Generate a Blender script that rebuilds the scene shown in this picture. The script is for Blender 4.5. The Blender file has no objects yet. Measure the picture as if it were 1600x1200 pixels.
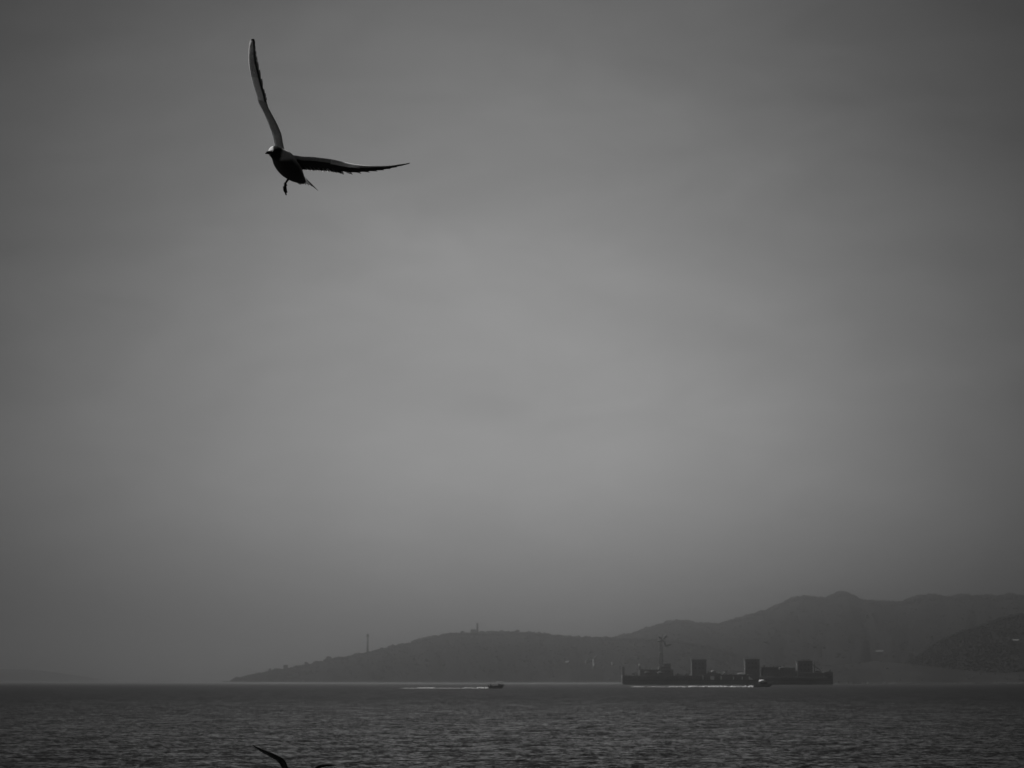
import bpy, bmesh, math, random
import numpy as np
from mathutils import Vector, Matrix, kdtree

random.seed(7)
rng = np.random.default_rng(7)
scene = bpy.context.scene
COL = scene.collection

# ------------------------------------------------------------------ camera
F = 4537.0                      # focal length in photograph pixels (20 degree lens)
PITCH = math.radians(5.81)
CAM_H = 4.0
cam_data = bpy.data.cameras.new('camera')
cam_data.sensor_width = 36.0
cam_data.lens = 36.0 * F / 1600.0
cam_data.clip_start = 0.1
cam_data.clip_end = 90000.0
cam_data.dof.use_dof = True
cam_data.dof.focus_distance = 11.7
cam_data.dof.aperture_fstop = 24.0
cam = bpy.data.objects.new('camera', cam_data)
COL.objects.link(cam)
cam.location = (0, 0, CAM_H)
cam.rotation_euler = (math.radians(90) + PITCH, 0, 0)
scene.camera = cam

# ------------------------------------------------------------------ sky
SUN_EL = math.radians(54)
SUN_AZ = math.radians(-84)      # measured from the view direction (+Y) towards +X
world = bpy.data.worlds.new('World')
scene.world = world
world.use_nodes = True
nt = world.node_tree
nt.nodes.clear()


def node(tree, kind, **kw):
    n = tree.nodes.new(kind)
    for k, v in kw.items():
        setattr(n, k, v)
    return n


def math_node(tree, op, a, b=None, clamp=False):
    n = tree.nodes.new('ShaderNodeMath')
    n.operation = op
    n.use_clamp = clamp
    for i, v in enumerate((a, b)):
        if v is None:
            continue
        if isinstance(v, (int, float)):
            n.inputs[i].default_value = v
        else:
            tree.links.new(v, n.inputs[i])
    return n.outputs[0]


w_out = node(nt, 'ShaderNodeOutputWorld')
w_bg = node(nt, 'ShaderNodeBackground')
w_bg.inputs['Strength'].default_value = 0.1
w_sky = node(nt, 'ShaderNodeTexSky', sky_type='NISHITA')
w_sky.sun_disc = False
w_sky.sun_elevation = SUN_EL
w_sky.sun_rotation = SUN_AZ
w_sky.dust_density = 3.0
w_bw = node(nt, 'ShaderNodeRGBToBW')
nt.links.new(w_sky.outputs[0], w_bw.inputs[0])
w_tc = node(nt, 'ShaderNodeTexCoord')
w_sep = node(nt, 'ShaderNodeSeparateXYZ')
nt.links.new(w_tc.outputs['Generated'], w_sep.inputs[0])
X_, Y_, Z_ = w_sep.outputs
az = math_node(nt, 'ARCTAN2', X_, Y_)
el = math_node(nt, 'ARCSINE', Z_)
# a broad luminous thinning of the overcast, out over the sea
GLOW_AZ, GLOW_EL = 0.0, PITCH - 0.100
GW, GUP, GDN = 0.160, 0.234, 0.60
da = math_node(nt, 'DIVIDE', math_node(nt, 'SUBTRACT', az, GLOW_AZ), GW)
de0 = math_node(nt, 'SUBTRACT', el, GLOW_EL)
up = math_node(nt, 'DIVIDE', math_node(nt, 'MAXIMUM', de0, 0.0), GUP)
dn = math_node(nt, 'DIVIDE', math_node(nt, 'MINIMUM', de0, 0.0), GDN)
r2 = math_node(nt, 'ADD', math_node(nt, 'MULTIPLY', da, da),
               math_node(nt, 'ADD', math_node(nt, 'MULTIPLY', up, up), math_node(nt, 'MULTIPLY', dn, dn)))
r4 = math_node(nt, 'MULTIPLY', math_node(nt, 'MULTIPLY', r2, r2), 0.0)
glow = math_node(nt, 'EXPONENT', math_node(nt, 'MULTIPLY', math_node(nt, 'ADD', math_node(nt, 'MULTIPLY', r2, 1.0), r4), -1.0))
# thin cirrus streaks
w_map = node(nt, 'ShaderNodeMapping')
w_map.inputs['Rotation'].default_value = (0.0, math.radians(18), 0.0)
w_map.inputs['Scale'].default_value = (5.0, 5.0, 12.0)
nt.links.new(w_tc.outputs['Generated'], w_map.inputs[0])
w_n = node(nt, 'ShaderNodeTexNoise')
w_n.inputs['Scale'].default_value = 1.7
w_n.inputs['Detail'].default_value = 5.0
w_n.inputs['Roughness'].default_value = 0.5
w_n.inputs['Distortion'].default_value = 0.6
nt.links.new(w_map.outputs[0], w_n.inputs['Vector'])
streak = math_node(nt, 'ADD', 0.80, math_node(nt, 'MULTIPLY', w_n.outputs[0], 0.40))
w_n2 = node(nt, 'ShaderNodeTexNoise')
w_n2.inputs['Scale'].default_value = 4.2
w_n2.inputs['Detail'].default_value = 6.0
w_n2.inputs['Distortion'].default_value = 1.4
nt.links.new(w_map.outputs[0], w_n2.inputs['Vector'])
streak = math_node(nt, 'ADD', streak, math_node(nt, 'MULTIPLY', math_node(nt, 'SUBTRACT', w_n2.outputs[0], 0.5), 0.16))
SKY_FLOOR, SKY_GLOW = 0.047, 0.645
pat = math_node(nt, 'MULTIPLY', math_node(nt, 'ADD', SKY_FLOOR, math_node(nt, 'MULTIPLY', glow, SKY_GLOW)), streak)
SKY_NORM = 1.65
w_val = math_node(nt, 'MULTIPLY', math_node(nt, 'MULTIPLY', w_bw.outputs[0], pat), SKY_NORM)
nt.links.new(w_val, w_bg.inputs['Color'])
nt.links.new(w_bg.outputs[0], w_out.inputs['Surface'])

# ------------------------------------------------------------------ sun
sun_data = bpy.data.lights.new('sun', 'SUN')
sun_data.energy = 3.0
sun_data.angle = math.radians(0.6)
sun_data.color = (1.0, 0.995, 0.985)
sun = bpy.data.objects.new('sun', sun_data)
COL.objects.link(sun)
sun_dir = Vector((math.sin(SUN_AZ) * math.cos(SUN_EL), math.cos(SUN_AZ) * math.cos(SUN_EL), math.sin(SUN_EL)))
sun.rotation_euler = sun_dir.to_track_quat('Z', 'Y').to_euler()
sun.location = (0, 0, 60)

# ------------------------------------------------------------------ exposure / engine
vs = scene.view_settings
vs.view_transform = 'Standard'
vs.look = 'None'
vs.exposure = 0.0
vs.gamma = 1.0
vs.use_curve_mapping = False
scene.render.engine = 'CYCLES'
cy = scene.cycles
cy.max_bounces = 12
cy.diffuse_bounces = 3
cy.glossy_bounces = 3
cy.transparent_max_bounces = 8
cy.volume_bounces = 8
cy.sample_clamp_indirect = 4.0
cy.use_denoising = True
cy.denoising_prefilter = 'ACCURATE'
cy.use_adaptive_sampling = False


# ------------------------------------------------------------------ helpers
def at_depth(px, py, zc):
    """world point seen at pixel (px, py) of the photograph, zc metres along the lens axis"""
    xc = (px - 800.0) / F * zc
    yc = (600.0 - py) / F * zc
    return Vector((xc,
                   zc * math.cos(PITCH) - yc * math.sin(PITCH),
                   CAM_H + zc * math.sin(PITCH) + yc * math.cos(PITCH)))


def height_at(py, y):
    return CAM_H + y * math.tan(PITCH + math.atan((600.0 - py) / F))


def x_at(px, y, z):
    return (px - 800.0) / F * (y * math.cos(PITCH) + (z - CAM_H) * math.sin(PITCH))


def tag(o, label=None, cat=None, group=None, kind=None):
    if label:
        o['label'] = label
    if cat:
        o['category'] = cat
    if group:
        o['group'] = group
    if kind:
        o['kind'] = kind
    return o


def empty(name, loc, label, cat, group=None, rotz=0.0):
    o = bpy.data.objects.new(name, None)
    o.empty_display_size = 0.3
    COL.objects.link(o)
    o.location = loc
    o.rotation_euler = (0, 0, rotz)
    return tag(o, label, cat, group)


def link_mesh(name, me, material=None, parent=None, smooth=False):
    o = bpy.data.objects.new(name, me)
    COL.objects.link(o)
    if material is not None:
        me.materials.append(material)
    if parent is not None:
        o.parent = parent
    if smooth:
        me.polygons.foreach_set('use_smooth', [True] * len(me.polygons))
    return o


def from_bm(name, bm, material=None, parent=None, smooth=False):
    bmesh.ops.recalc_face_normals(bm, faces=bm.faces)
    me = bpy.data.meshes.new(name)
    bm.to_mesh(me)
    bm.free()
    return link_mesh(name, me, material, parent, smooth)


def from_np(name, verts, faces, material=None, parent=None, smooth=False):
    me = bpy.data.meshes.new(name)
    verts = np.asarray(verts, dtype=np.float32)
    faces = np.asarray(faces, dtype=np.int32)
    k = faces.shape[1]
    me.vertices.add(len(verts))
    me.vertices.foreach_set('co', verts.ravel())
    me.loops.add(faces.size)
    me.loops.foreach_set('vertex_index', faces.ravel())
    me.polygons.add(len(faces))
    me.polygons.foreach_set('loop_start', np.arange(0, faces.size, k, dtype=np.int32))
    me.update(calc_edges=True)
    return link_mesh(name, me, material, parent, smooth)


def bm_box(bm, x0, x1, y0, y1, z0, z1, taper=0.0, bevel=0.0):
    c = [(x0, y0, z0), (x1, y0, z0), (x1, y1, z0), (x0, y1, z0),
         (x0 + taper, y0 + taper, z1), (x1 - taper, y0 + taper, z1), (x1 - taper, y1 - taper, z1), (x0 + taper, y1 - taper, z1)]
    v = [bm.verts.new(p) for p in c]
    fs = [bm.faces.new([v[i] for i in f]) for f in
          ((0, 3, 2, 1), (4, 5, 6, 7), (0, 1, 5, 4), (1, 2, 6, 5), (2, 3, 7, 6), (3, 0, 4, 7))]
    if bevel > 0:
        es = list({e for f in fs for e in f.edges})
        bmesh.ops.bevel(bm, geom=es, offset=bevel, segments=1, affect='EDGES')


def bm_tube(bm, pts, radii, seg=8, flat=None):
    """tube through pts; flat = optional (axis vector, factor) to squash rings"""
    rings = []
    n = len(pts)
    for i, p in enumerate(pts):
        p = Vector(p)
        a = Vector(pts[max(i - 1, 0)])
        b = Vector(pts[min(i + 1, n - 1)])
        t = (b - a).normalized()
        ref = Vector((0, 0, 1)) if abs(t.z) < 0.9 else Vector((1, 0, 0))
        u = t.cross(ref).normalized()
        w = t.cross(u).normalized()
        r = radii[i] if hasattr(radii, '__len__') else radii
        ring = []
        for k in range(seg):
            an = 2 * math.pi * k / seg
            ring.append(bm.verts.new(p + (u * math.cos(an) + w * math.sin(an)) * r))
        rings.append(ring)
    for i in range(n - 1):
        for k in range(seg):
            bm.faces.new((rings[i][k], rings[i][(k + 1) % seg], rings[i + 1][(k + 1) % seg], rings[i + 1][k]))
    bm.faces.new(rings[0][::-1])
    bm.faces.new(rings[-1])


def box_part(name, dims, material, parent, taper=0.0, bevel=0.0):
    bm = bmesh.new()
    bm_box(bm, *dims, taper=taper, bevel=bevel)
    return from_bm(name, bm, material, parent)


def tube_part(name, pts, radii, material, parent, seg=8, smooth=True):
    bm = bmesh.new()
    bm_tube(bm, pts, radii, seg)
    return from_bm(name, bm, material, parent, smooth)


def grey(name, g, rough=0.7, var=0.0, scale=1.0, spec=0.3, detail=4.0, stretch=None):
    m = bpy.data.materials.new(name)
    m.use_nodes = True
    t = m.node_tree
    b = t.nodes['Principled BSDF']
    b.inputs['Base Color'].default_value = (g, g, g, 1)
    b.inputs['Roughness'].default_value = rough
    b.inputs['Specular IOR Level'].default_value = spec
    if var > 0:
        tc = t.nodes.new('ShaderNodeTexCoord')
        mp = t.nodes.new('ShaderNodeMapping')
        if stretch:
            mp.inputs['Scale'].default_value = stretch
        n = t.nodes.new('ShaderNodeTexNoise')
        n.inputs['Scale'].default_value = scale
        n.inputs['Detail'].default_value = detail
        r = t.nodes.new('ShaderNodeMapRange')
        r.inputs['From Min'].default_value = 0.3
        r.inputs['From Max'].default_value = 0.7
        r.inputs['To Min'].default_value = g * (1 - var)
        r.inputs['To Max'].default_value = g * (1 + var)
        t.links.new(tc.outputs['Object'], mp.inputs[0])
        t.links.new(mp.outputs[0], n.inputs['Vector'])
        t.links.new(n.outputs[0], r.inputs[0])
        t.links.new(r.outputs[0], b.inputs['Base Color'])
    return m


def value_noise(x, y, seed=0):
    xi = np.floor(x).astype(np.int64)
    yi = np.floor(y).astype(np.int64)
    fx = x - xi
    fy = y - yi
    fx = fx * fx * (3 - 2 * fx)
    fy = fy * fy * (3 - 2 * fy)

    def h(a, b):
        n = (a * 374761393 + b * 668265263 + seed * 1442695041) & 0xFFFFFFFF
        n = ((n ^ (n >> 13)) * 1274126177) & 0xFFFFFFFF
        return ((n ^ (n >> 16)) & 0xFFFF) / 65535.0
    a, b, c, d = h(xi, yi), h(xi + 1, yi), h(xi, yi + 1), h(xi + 1, yi + 1)
    return (a * (1 - fx) + b * fx) * (1 - fy) + (c * (1 - fx) + d * fx) * fy


def fbm(x, y, octaves=4, seed=0):
    s = np.zeros_like(np.asarray(x, dtype=float))
    a = 0.5
    for o in range(octaves):
        s = s + a * (value_noise(x, y, seed + o) - 0.5) * 2
        x = x * 2.03
        y = y * 2.03
        a *= 0.5
    return s


# ------------------------------------------------------------------ materials
M_water = bpy.data.materials.new('sea_water')
M_water.use_nodes = True
_t = M_water.node_tree
_b = _t.nodes['Principled BSDF']
_b.inputs['Base Color'].default_value = (0.006, 0.006, 0.006, 1)
_b.inputs['Roughness'].default_value = 0.16
_b.inputs['IOR'].default_value = 1.333
# fine wind ripples: small random tilts of the surface on top of the modelled chop
_tc = _t.nodes.new('ShaderNodeTexCoord')
_geo = _t.nodes.new('ShaderNodeNewGeometry')
_acc = _geo.outputs['Normal']
for _sc, _str, _off in ((0.28, 0.13, 3.1), (1.9, 0.30, 0.0), (5.5, 0.34, 7.3)):
    _mp = _t.nodes.new('ShaderNodeMapping')
    _mp.inputs['Scale'].default_value = (0.9, 1.0, 1.0)
    _mp.inputs['Location'].default_value = (_off, _off, 0)
    _n1 = _t.nodes.new('ShaderNodeTexNoise')
    _n1.inputs['Scale'].default_value = _sc
    _n1.inputs['Detail'].default_value = 2.0
    _t.links.new(_tc.outputs['Object'], _mp.inputs[0])
    _t.links.new(_mp.outputs[0], _n1.inputs['Vector'])
    _s1 = _t.nodes.new('ShaderNodeVectorMath')
    _s1.operation = 'SUBTRACT'
    _s1.inputs[1].default_value = (0.5, 0.5, 0.5)
    _t.links.new(_n1.outputs['Color'], _s1.inputs[0])
    _s2 = _t.nodes.new('ShaderNodeVectorMath')
    _s2.operation = 'MULTIPLY'
    _s2.inputs[1].default_value = (_str * 2, _str * 2, 0.0)
    _t.links.new(_s1.outputs[0], _s2.inputs[0])
    _s3 = _t.nodes.new('ShaderNodeVectorMath')
    _s3.operation = 'ADD'
    _t.links.new(_acc, _s3.inputs[0])
    _t.links.new(_s2.outputs[0], _s3.inputs[1])
    _acc = _s3.outputs[0]
_sh = _t.nodes.new('ShaderNodeVectorMath')          # wind-sheared ripples: steeper faces turned towards the near shore
_sh.operation = 'ADD'
_t.links.new(_acc, _sh.inputs[0])
_pw = _t.nodes.new('ShaderNodeSeparateXYZ')
_t.links.new(_geo.outputs['Position'], _pw.inputs[0])
_open = _t.nodes.new('ShaderNodeMapRange')          # more wind further out
_open.inputs['From Min'].default_value = 120.0
_open.inputs['From Max'].default_value = 620.0
_open.inputs['To Min'].default_value = -0.105
_open.inputs['To Max'].default_value = -0.185
_t.links.new(_pw.outputs['Y'], _open.inputs[0])
_cv = _t.nodes.new('ShaderNodeCombineXYZ')
_t.links.new(_open.outputs[0], _cv.inputs['Y'])
_t.links.new(_cv.outputs[0], _sh.inputs[1])
# calmer water in the lee of the far shore
_ps = _t.nodes.new('ShaderNodeSeparateXYZ')
_t.links.new(_geo.outputs['Position'], _ps.inputs[0])
_lee = _t.nodes.new('ShaderNodeMapRange')
_lee.interpolation_type = 'SMOOTHSTEP'
_lee.inputs['From Min'].default_value = 900.0
_lee.inputs['From Max'].default_value = 4200.0
_t.links.new(_ps.outputs['Y'], _lee.inputs[0])
_lm = _t.nodes.new('ShaderNodeMix')
_lm.data_type = 'VECTOR'
_t.links.new(_lee.outputs[0], _lm.inputs['Factor'])
_t.links.new(_sh.outputs[0], _lm.inputs['A'])
_t.links.new(_geo.outputs['Normal'], _lm.inputs['B'])
_nm = _t.nodes.new('ShaderNodeVectorMath')
_nm.operation = 'NORMALIZE'
_t.links.new(_lm.outputs['Result'], _nm.inputs[0])
_t.links.new(_nm.outputs[0], _b.inputs['Normal'])

M_hill = grey('scrub_hillside', 0.022, 0.95, 0.3, 0.02, spec=0.1)
M_wood = grey('tree_foliage', 0.024, 0.9, 0.25, 0.03, spec=0.1)
M_trunk = grey('tree_bark', 0.05, 0.9)
M_path = grey('pale_track', 0.20, 0.9, 0.15, 0.3)
M_house_wall = grey('pale_render', 0.33, 0.85, 0.1, 0.5)
M_house_roof = grey('dull_roof', 0.24, 0.8, 0.15, 0.6)
M_glass = grey('dark_window', 0.02, 0.15, spec=0.5)
M_tower = grey('weathered_concrete', 0.10, 0.85, 0.2, 0.4)
M_ship = grey('dark_ship_paint', 0.18, 0.6, 0.3, 0.12, stretch=(1, 1, 3))
M_ship_up = grey('ship_superstructure_paint', 0.13, 0.6, 0.25, 0.2)
M_ship_boot = grey('boot_topping', 0.03, 0.7)
M_boat_hull = grey('dark_boat_hull', 0.02, 0.4, 0.2, 0.8)
M_boat_hull2 = grey('grey_boat_hull', 0.28, 0.4, 0.15, 0.8)
M_boat_white = grey('white_boat_paint', 0.85, 0.4, 0.05, 1.0)
M_boat_pale = grey('pale_boat_paint', 0.55, 0.5, 0.1, 1.0)
M_motor = grey('black_motor', 0.015, 0.4)
M_foam = grey('white_foam', 0.62, 0.9, 0.3, 0.25, spec=0.1)

# ------------------------------------------------------------------ water: one polar sheet with modelled chop
def build_water():
    fine = np.radians(np.arange(-11.6, 11.601, 0.028))
    coarse = np.radians(np.concatenate([np.linspace(-180, -40, 29)[:-1], np.linspace(-40, -11.6, 15)[:-1]]))
    coarse2 = np.radians(np.concatenate([np.linspace(11.6, 40, 15)[1:], np.linspace(40, 180, 29)[1:-1]]))
    th = np.concatenate([coarse, fine, coarse2])
    r_in = np.geomspace(2.5, 104, 40)[:-1]
    r_mid = [104.0]
    while r_mid[-1] < 1300:
        r_mid.append(r_mid[-1] * (1.0011 + 0.0011 * math.log(r_mid[-1] / 104)))
    r_mid = np.array(r_mid)
    r_out = np.geomspace(r_mid[-1], 20000, 46)[1:]
    r = np.concatenate([r_in, r_mid, r_out])
    T, R = np.meshgrid(th, r)
    x = R * np.sin(T)
    y = R * np.cos(T)
    dth = np.gradient(th)
    dr = np.gradient(r)
    spacing = np.maximum(R * dth[None, :], dr[:, None] * 0.7)
    z = np.zeros_like(x)
    dx = np.zeros_like(x)
    dy = np.zeros_like(x)
    g = np.random.default_rng(3)
    lam = np.geomspace(0.5, 6.0, 72)
    wind = math.radians(250)
    patch = 0.75 + 0.5 * (fbm(x / 55.0, y / 140.0, 3, 11) + 0.4)
    for L in lam:
        k = 2 * math.pi / L
        d = wind + g.normal(0, 1.05)
        ph = g.uniform(0, 2 * math.pi)
        slope = 0.023 * (L / 0.8) ** -0.85 if L > 0.8 else 0.023
        if L > 4:
            slope *= (4 / L) ** 1.0
        a = slope / k
        fade = np.clip((L / spacing - 2.5) / 3.0, 0, 1)
        arg = k * (x * math.cos(d) + y * math.sin(d)) + ph
        s, c = np.sin(arg), np.cos(arg)
        z += a * fade * c
        dx -= 0.8 * a * fade * s * math.cos(d)
        dy -= 0.8 * a * fade * s * math.sin(d)
    offshore = np.clip((R - 240) / 420.0, 0, 1)
    patch = patch * (1 + 0.5 * offshore * offshore * (3 - 2 * offshore))     # choppier out of the lee
    z *= patch
    x2 = x + dx * patch
    y2 = y + dy * patch
    nr, nth = x.shape
    V = np.stack([x2, y2, z], -1).reshape(-1, 3)
    i, j = np.meshgrid(np.arange(nr - 1), np.arange(nth), indexing='ij')
    j2 = (j + 1) % nth
    Q = np.stack([i * nth + j, i * nth + j2, (i + 1) * nth + j2, (i + 1) * nth + j], -1).reshape(-1, 4)
    Q = Q[:, ::-1]
    o = from_np('water', V, Q, M_water, smooth=True)
    # close the small hole under the camera
    bm = bmesh.new()
    bm.from_mesh(o.data)
    bm.verts.ensure_lookup_table()
    bm.faces.new([bm.verts[k] for k in range(nth)])
    bmesh.ops.recalc_face_normals(bm, faces=[f for f in bm.faces if len(f.verts) > 4])
    f = [f for f in bm.faces if len(f.verts) > 4][0]
    f.normal_update()
    if f.normal.z < 0:
        f.normal_flip()
    bm.to_mesh(o.data)
    bm.free()
    return tag(o, 'dark grey choppy sea running out to the hazy horizon', 'sea', kind='structure')


water = build_water()

# ------------------------------------------------------------------ hills
class Hill:
    def __init__(self, table, y_shore, y_ridge, y_back, seed, drop=0.0, power=1.0, rough=0.16):
        self.px = np.array([p[0] for p in table], float)
        self.py = np.array([p[1] for p in table], float)
        self.ys, self.yr, self.yb, self.seed, self.drop, self.power, self.rough = y_shore, y_ridge, y_back, seed, drop, power, rough

    def ridge_h(self, px):
        py = np.interp(px, self.px, self.py)
        return CAM_H + self.yr * np.tan(PITCH + np.arctan((600.0 - py) / F)) - self.drop

    def point(self, px, t):
        """t 0 shore, 1 ridge, 2 back"""
        px = np.asarray(px, float)
        t = np.asarray(t, float)
        H = self.ridge_h(px)
        wig = 70 * fbm(px / 40.0, px * 0 + self.seed, 3, self.seed)
        y = np.where(t < 1, self.ys + wig * (1 - t) + (self.yr - self.ys) * t, self.yr + (self.yb - self.yr) * (t - 1))
        prof = np.where(t < 1, np.clip(t, 0, 1) ** self.power, np.clip(2 - t, 0, 1) ** 1.2)
        n = fbm(px / 28.0 + self.seed, t * 3.1 + self.seed, 5, self.seed + 5)
        gully = np.abs(fbm(px / 60.0 + 0.6 * t, t * 1.1 + 9, 3, self.seed + 2))
        damp = np.clip(1 - np.abs(1 - t), 0, 1)
        shape = np.where(t < 1, (1 - t) * np.sqrt(np.clip(t, 0, 1)) * 1.4, 0.6 * (t - 1) * np.clip(2 - t, 0, 1))
        z = (H + 3) * prof + H * shape * (n * self.rough * 1.1 - gully * self.rough * 0.2) - 3
        x = (px - 800.0) / F * (y * math.cos(PITCH))
        return x, y, z

    def build(self, name, label, nx=420, nt=60, mat=None):
        px = np.linspace(self.px[0], self.px[-1], nx)
        t = np.concatenate([np.linspace(0, 1, nt), np.linspace(1, 2, nt // 3)[1:]])
        P, Tt = np.meshgrid(px, t)
        x, y, z = self.point(P, Tt)
        V = np.stack([x, y, z], -1).reshape(-1, 3)
        n = len(t)
        i, j = np.meshgrid(np.arange(n - 1), np.arange(nx - 1), indexing='ij')
        Q = np.stack([i * nx + j, i * nx + j + 1, (i + 1) * nx + j + 1, (i + 1) * nx + j], -1).reshape(-1, 4)
        o = from_np(name, V, Q, mat or M_hill, smooth=True)
        return tag(o, label, 'hill', kind='structure')


HEAD = Hill([(335, 1066), (350, 1063), (365, 1060.5), (385, 1056), (405, 1051), (420, 1047.5), (440, 1045), (458, 1042), (478, 1039),
             (495, 1034), (510, 1030), (550, 1023.5), (574, 1018), (600, 1012), (620, 1008), (650, 1000.5), (670, 995), (690, 990.5), (720, 988), (745, 988),
             (765, 988), (790, 986.5), (820, 986.5), (845, 989.5), (862, 991.5), (890, 994.5), (930, 995.5), (955, 996), (1000, 997), (1060, 1000), (1120, 1012), (1200, 1040), (1260, 1066)],
            4550, 5050, 5700, 3, drop=3.0, power=0.85)
MOUNT = Hill([(880, 1066), (930, 1003), (955, 997), (970, 993), (985, 988.5), (1020, 977), (1045, 971), (1060, 969), (1075, 970), (1100, 973.5), (1120, 973), (1160, 964), (1200, 952),
              (1220, 942), (1238, 933), (1255, 929.5), (1275, 932), (1290, 932.5), (1303, 926.5), (1315, 924), (1328, 925), (1342, 932), (1352, 936), (1370, 937),
              (1388, 939.5), (1412, 938), (1425, 934), (1440, 929.5), (1462, 928.5), (1480, 931), (1505, 929), (1540, 929), (1570, 930), (1583, 927.5), (1600, 929), (1680, 925), (1800, 940), (2000, 985), (2300, 1066)],
             5200, 6100, 7400, 8, drop=4.0, power=1.1, rough=0.2)
SPUR = Hill([(1325, 1066), (1370, 1053), (1415, 1034), (1447, 1014), (1473, 998), (1500, 985), (1540, 972), (1572, 962), (1600, 957), (1680, 946), (1800, 950), (2000, 1000), (2150, 1066)],
            3300, 3650, 4100, 15, drop=3.0, power=0.9)
M_field = grey('dry_grass', 0.032, 0.95, 0.3, 0.012, spec=0.1)
FORE = Hill([(980, 1066), (1040, 1056), (1110, 1046), (1170, 1045), (1240, 1040), (1310, 1036), (1370, 1030), (1420, 1034), (1500, 1044), (1560, 1048), (1640, 1046), (1750, 1066)],
            2800, 3150, 3400, 22, drop=2.0, power=0.8, rough=.08)
FAR = Hill([(-320, 1066), (-200, 1052), (-100, 1047), (0, 1045), (45, 1046), (75, 1049), (110, 1054), (150, 1060), (190, 1066)],
           10400, 11100, 12000, 31, drop=0.0)
HEAD.build('headland', 'long low wooded headland sloping down to the sea on the left')
MOUNT.build('mountain', 'highest dark ridge of hills, behind and right of the ship', nx=460)
SPUR.build('hill', 'darker nearer spur of hill rising to the right edge', nx=220, nt=40)
FORE.build('hill', 'low foothills along the shore right behind the ship', nx=260, nt=36, mat=M_field)
FAR.build('headland', 'faint far headland almost lost in haze at the left edge', nx=120, nt=20)

# woods that clothe the hills, one mass on each
_ico = bmesh.new()
bmesh.ops.create_icosphere(_ico, subdivisions=1, radius=1.0)
ICO_V = np.array([v.co[:] for v in _ico.verts])
ICO_F = np.array([[v.index for v in f.verts] for f in _ico.faces])
_ico.free()


def clumps(name, centres, radii, material, squash=0.85, jitter=0.28, seed=1, parent=None):
    g = np.random.default_rng(seed)
    n = len(centres)
    V = np.repeat(ICO_V[None], n, 0)
    a = g.uniform(0, 6.28, n)
    ca, sa = np.cos(a), np.sin(a)
    V = np.stack([V[..., 0] * ca[:, None] - V[..., 1] * sa[:, None], V[..., 0] * sa[:, None] + V[..., 1] * ca[:, None], V[..., 2]], -1)
    V *= (1 + g.uniform(-jitter, jitter, (n, len(ICO_V), 1)))
    V *= np.stack([radii, radii, radii * squash], -1)[:, None, :]
    V += centres[:, None, :]
    Fc = ICO_F[None] + (np.arange(n) * len(ICO_V))[:, None, None]
    return from_np(name, V.reshape(-1, 3), Fc.reshape(-1, 3), material, parent)


def woods(hill, label, n, p0, p1, rmin, rmax, seed, tmin=0.06, crest=.5):
    g = np.random.default_rng(seed)
    px = g.uniform(p0, p1, n)
    t = tmin + (1.04 - tmin) * g.uniform(0, 1, n) ** 0.8
    m = int(n * crest)
    t[:m] = g.normal(0.995, 0.015, m)
    x, y, z = hill.point(px, t)
    r = rmin + (rmax - rmin) * g.uniform(0, 1, n) ** 1.8
    r *= 0.8 + 0.55 * fbm(px / 9.0, t * 6, 3, seed)
    r = np.clip(r, rmin * 0.6, rmax)
    sq = np.full(n, .5)
    sq[:m] = .9
    r[:m] *= 1.25
    keep = z > 1.5
    c = np.stack([x, y, z + r * 0.35], -1)[keep]
    o = clumps('woodland', c, r[keep], M_wood, squash=sq[keep], seed=seed)
    return tag(o, label, 'woodland', kind='stuff')


woods(HEAD, 'scrubby woodland covering the long headland', 8000, 352, 1150, 1.3, 3.6, 41, crest=.62)
woods(MOUNT, 'woodland covering the high ridge behind the ship', 8000, 930, 1760, 1.8, 4.6, 42, crest=.7)
woods(SPUR, 'dark woodland on the nearer spur at right', 10500, 1345, 1740, 1.2, 2.6, 43, crest=.3)
woods(FORE, 'low scrub on the foothills right of the ship', 420, 1000, 1720, 0.5, 1.3, 44, crest=.12)


# rocks along the waterline
M_rock = grey('shore_rock', 0.08, 0.9, 0.3, 0.2)


def shore_rocks(hill, label, n, p0, p1, seed):
    g = np.random.default_rng(seed)
    px = g.uniform(p0, p1, n)
    t = g.uniform(0.0, 0.035, n)
    x, y, z = hill.point(px, t)
    r = g.uniform(.5, 1.0, n) ** 2 * 2.6
    o = clumps('rocks', np.stack([x, y - 6, np.clip(z, 0.1, 2.0)], -1), r, M_rock, squash=.5, jitter=.35, seed=seed)
    return tag(o, label, 'rocks', kind='stuff')


shore_rocks(HEAD, 'rocks along the waterline under the long headland', 1300, 350, 1000, 61)
shore_rocks(FORE, 'rocks along the waterline behind the ship and to its right', 1200, 1000, 1740, 62)

# ------------------------------------------------------------------ single trees on the headland skyline
def make_tree(loc, h, wide, seed, label):
    root = empty('tree', loc, label, 'tree', 'trees standing on the headland skyline')
    g = np.random.default_rng(seed)
    bm = bmesh.new()
    bm_tube(bm, [(0, 0, -1.5), (0.1 * wide, 0, h * 0.3), (0, 0.05 * wide, h * 0.65)], [0.3, 0.22, 0.1], 6)
    for k in range(3):
        a = g.uniform(0, 6.28)
        bm_tube(bm, [(0.06 * wide, 0, h * 0.35), (math.cos(a) * wide * 0.35, math.sin(a) * wide * 0.35, h * 0.62)], [0.14, 0.06], 5)
    from_bm('trunk', bm, M_trunk, root, True)
    n = 46
    u = g.normal(0, 1, (n, 3))
    u /= np.linalg.norm(u, axis=1)[:, None]
    rad = g.uniform(0.25, 1.0, (n, 1)) ** 0.5
    c = u * rad * np.array([wide * 0.5, wide * 0.5, h * 0.34]) + np.array([0, 0, h * 0.62])
    clumps('crown', c, g.uniform(0.09, 0.2, n) * wide, M_wood, seed=seed, parent=root)
    return root


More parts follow.
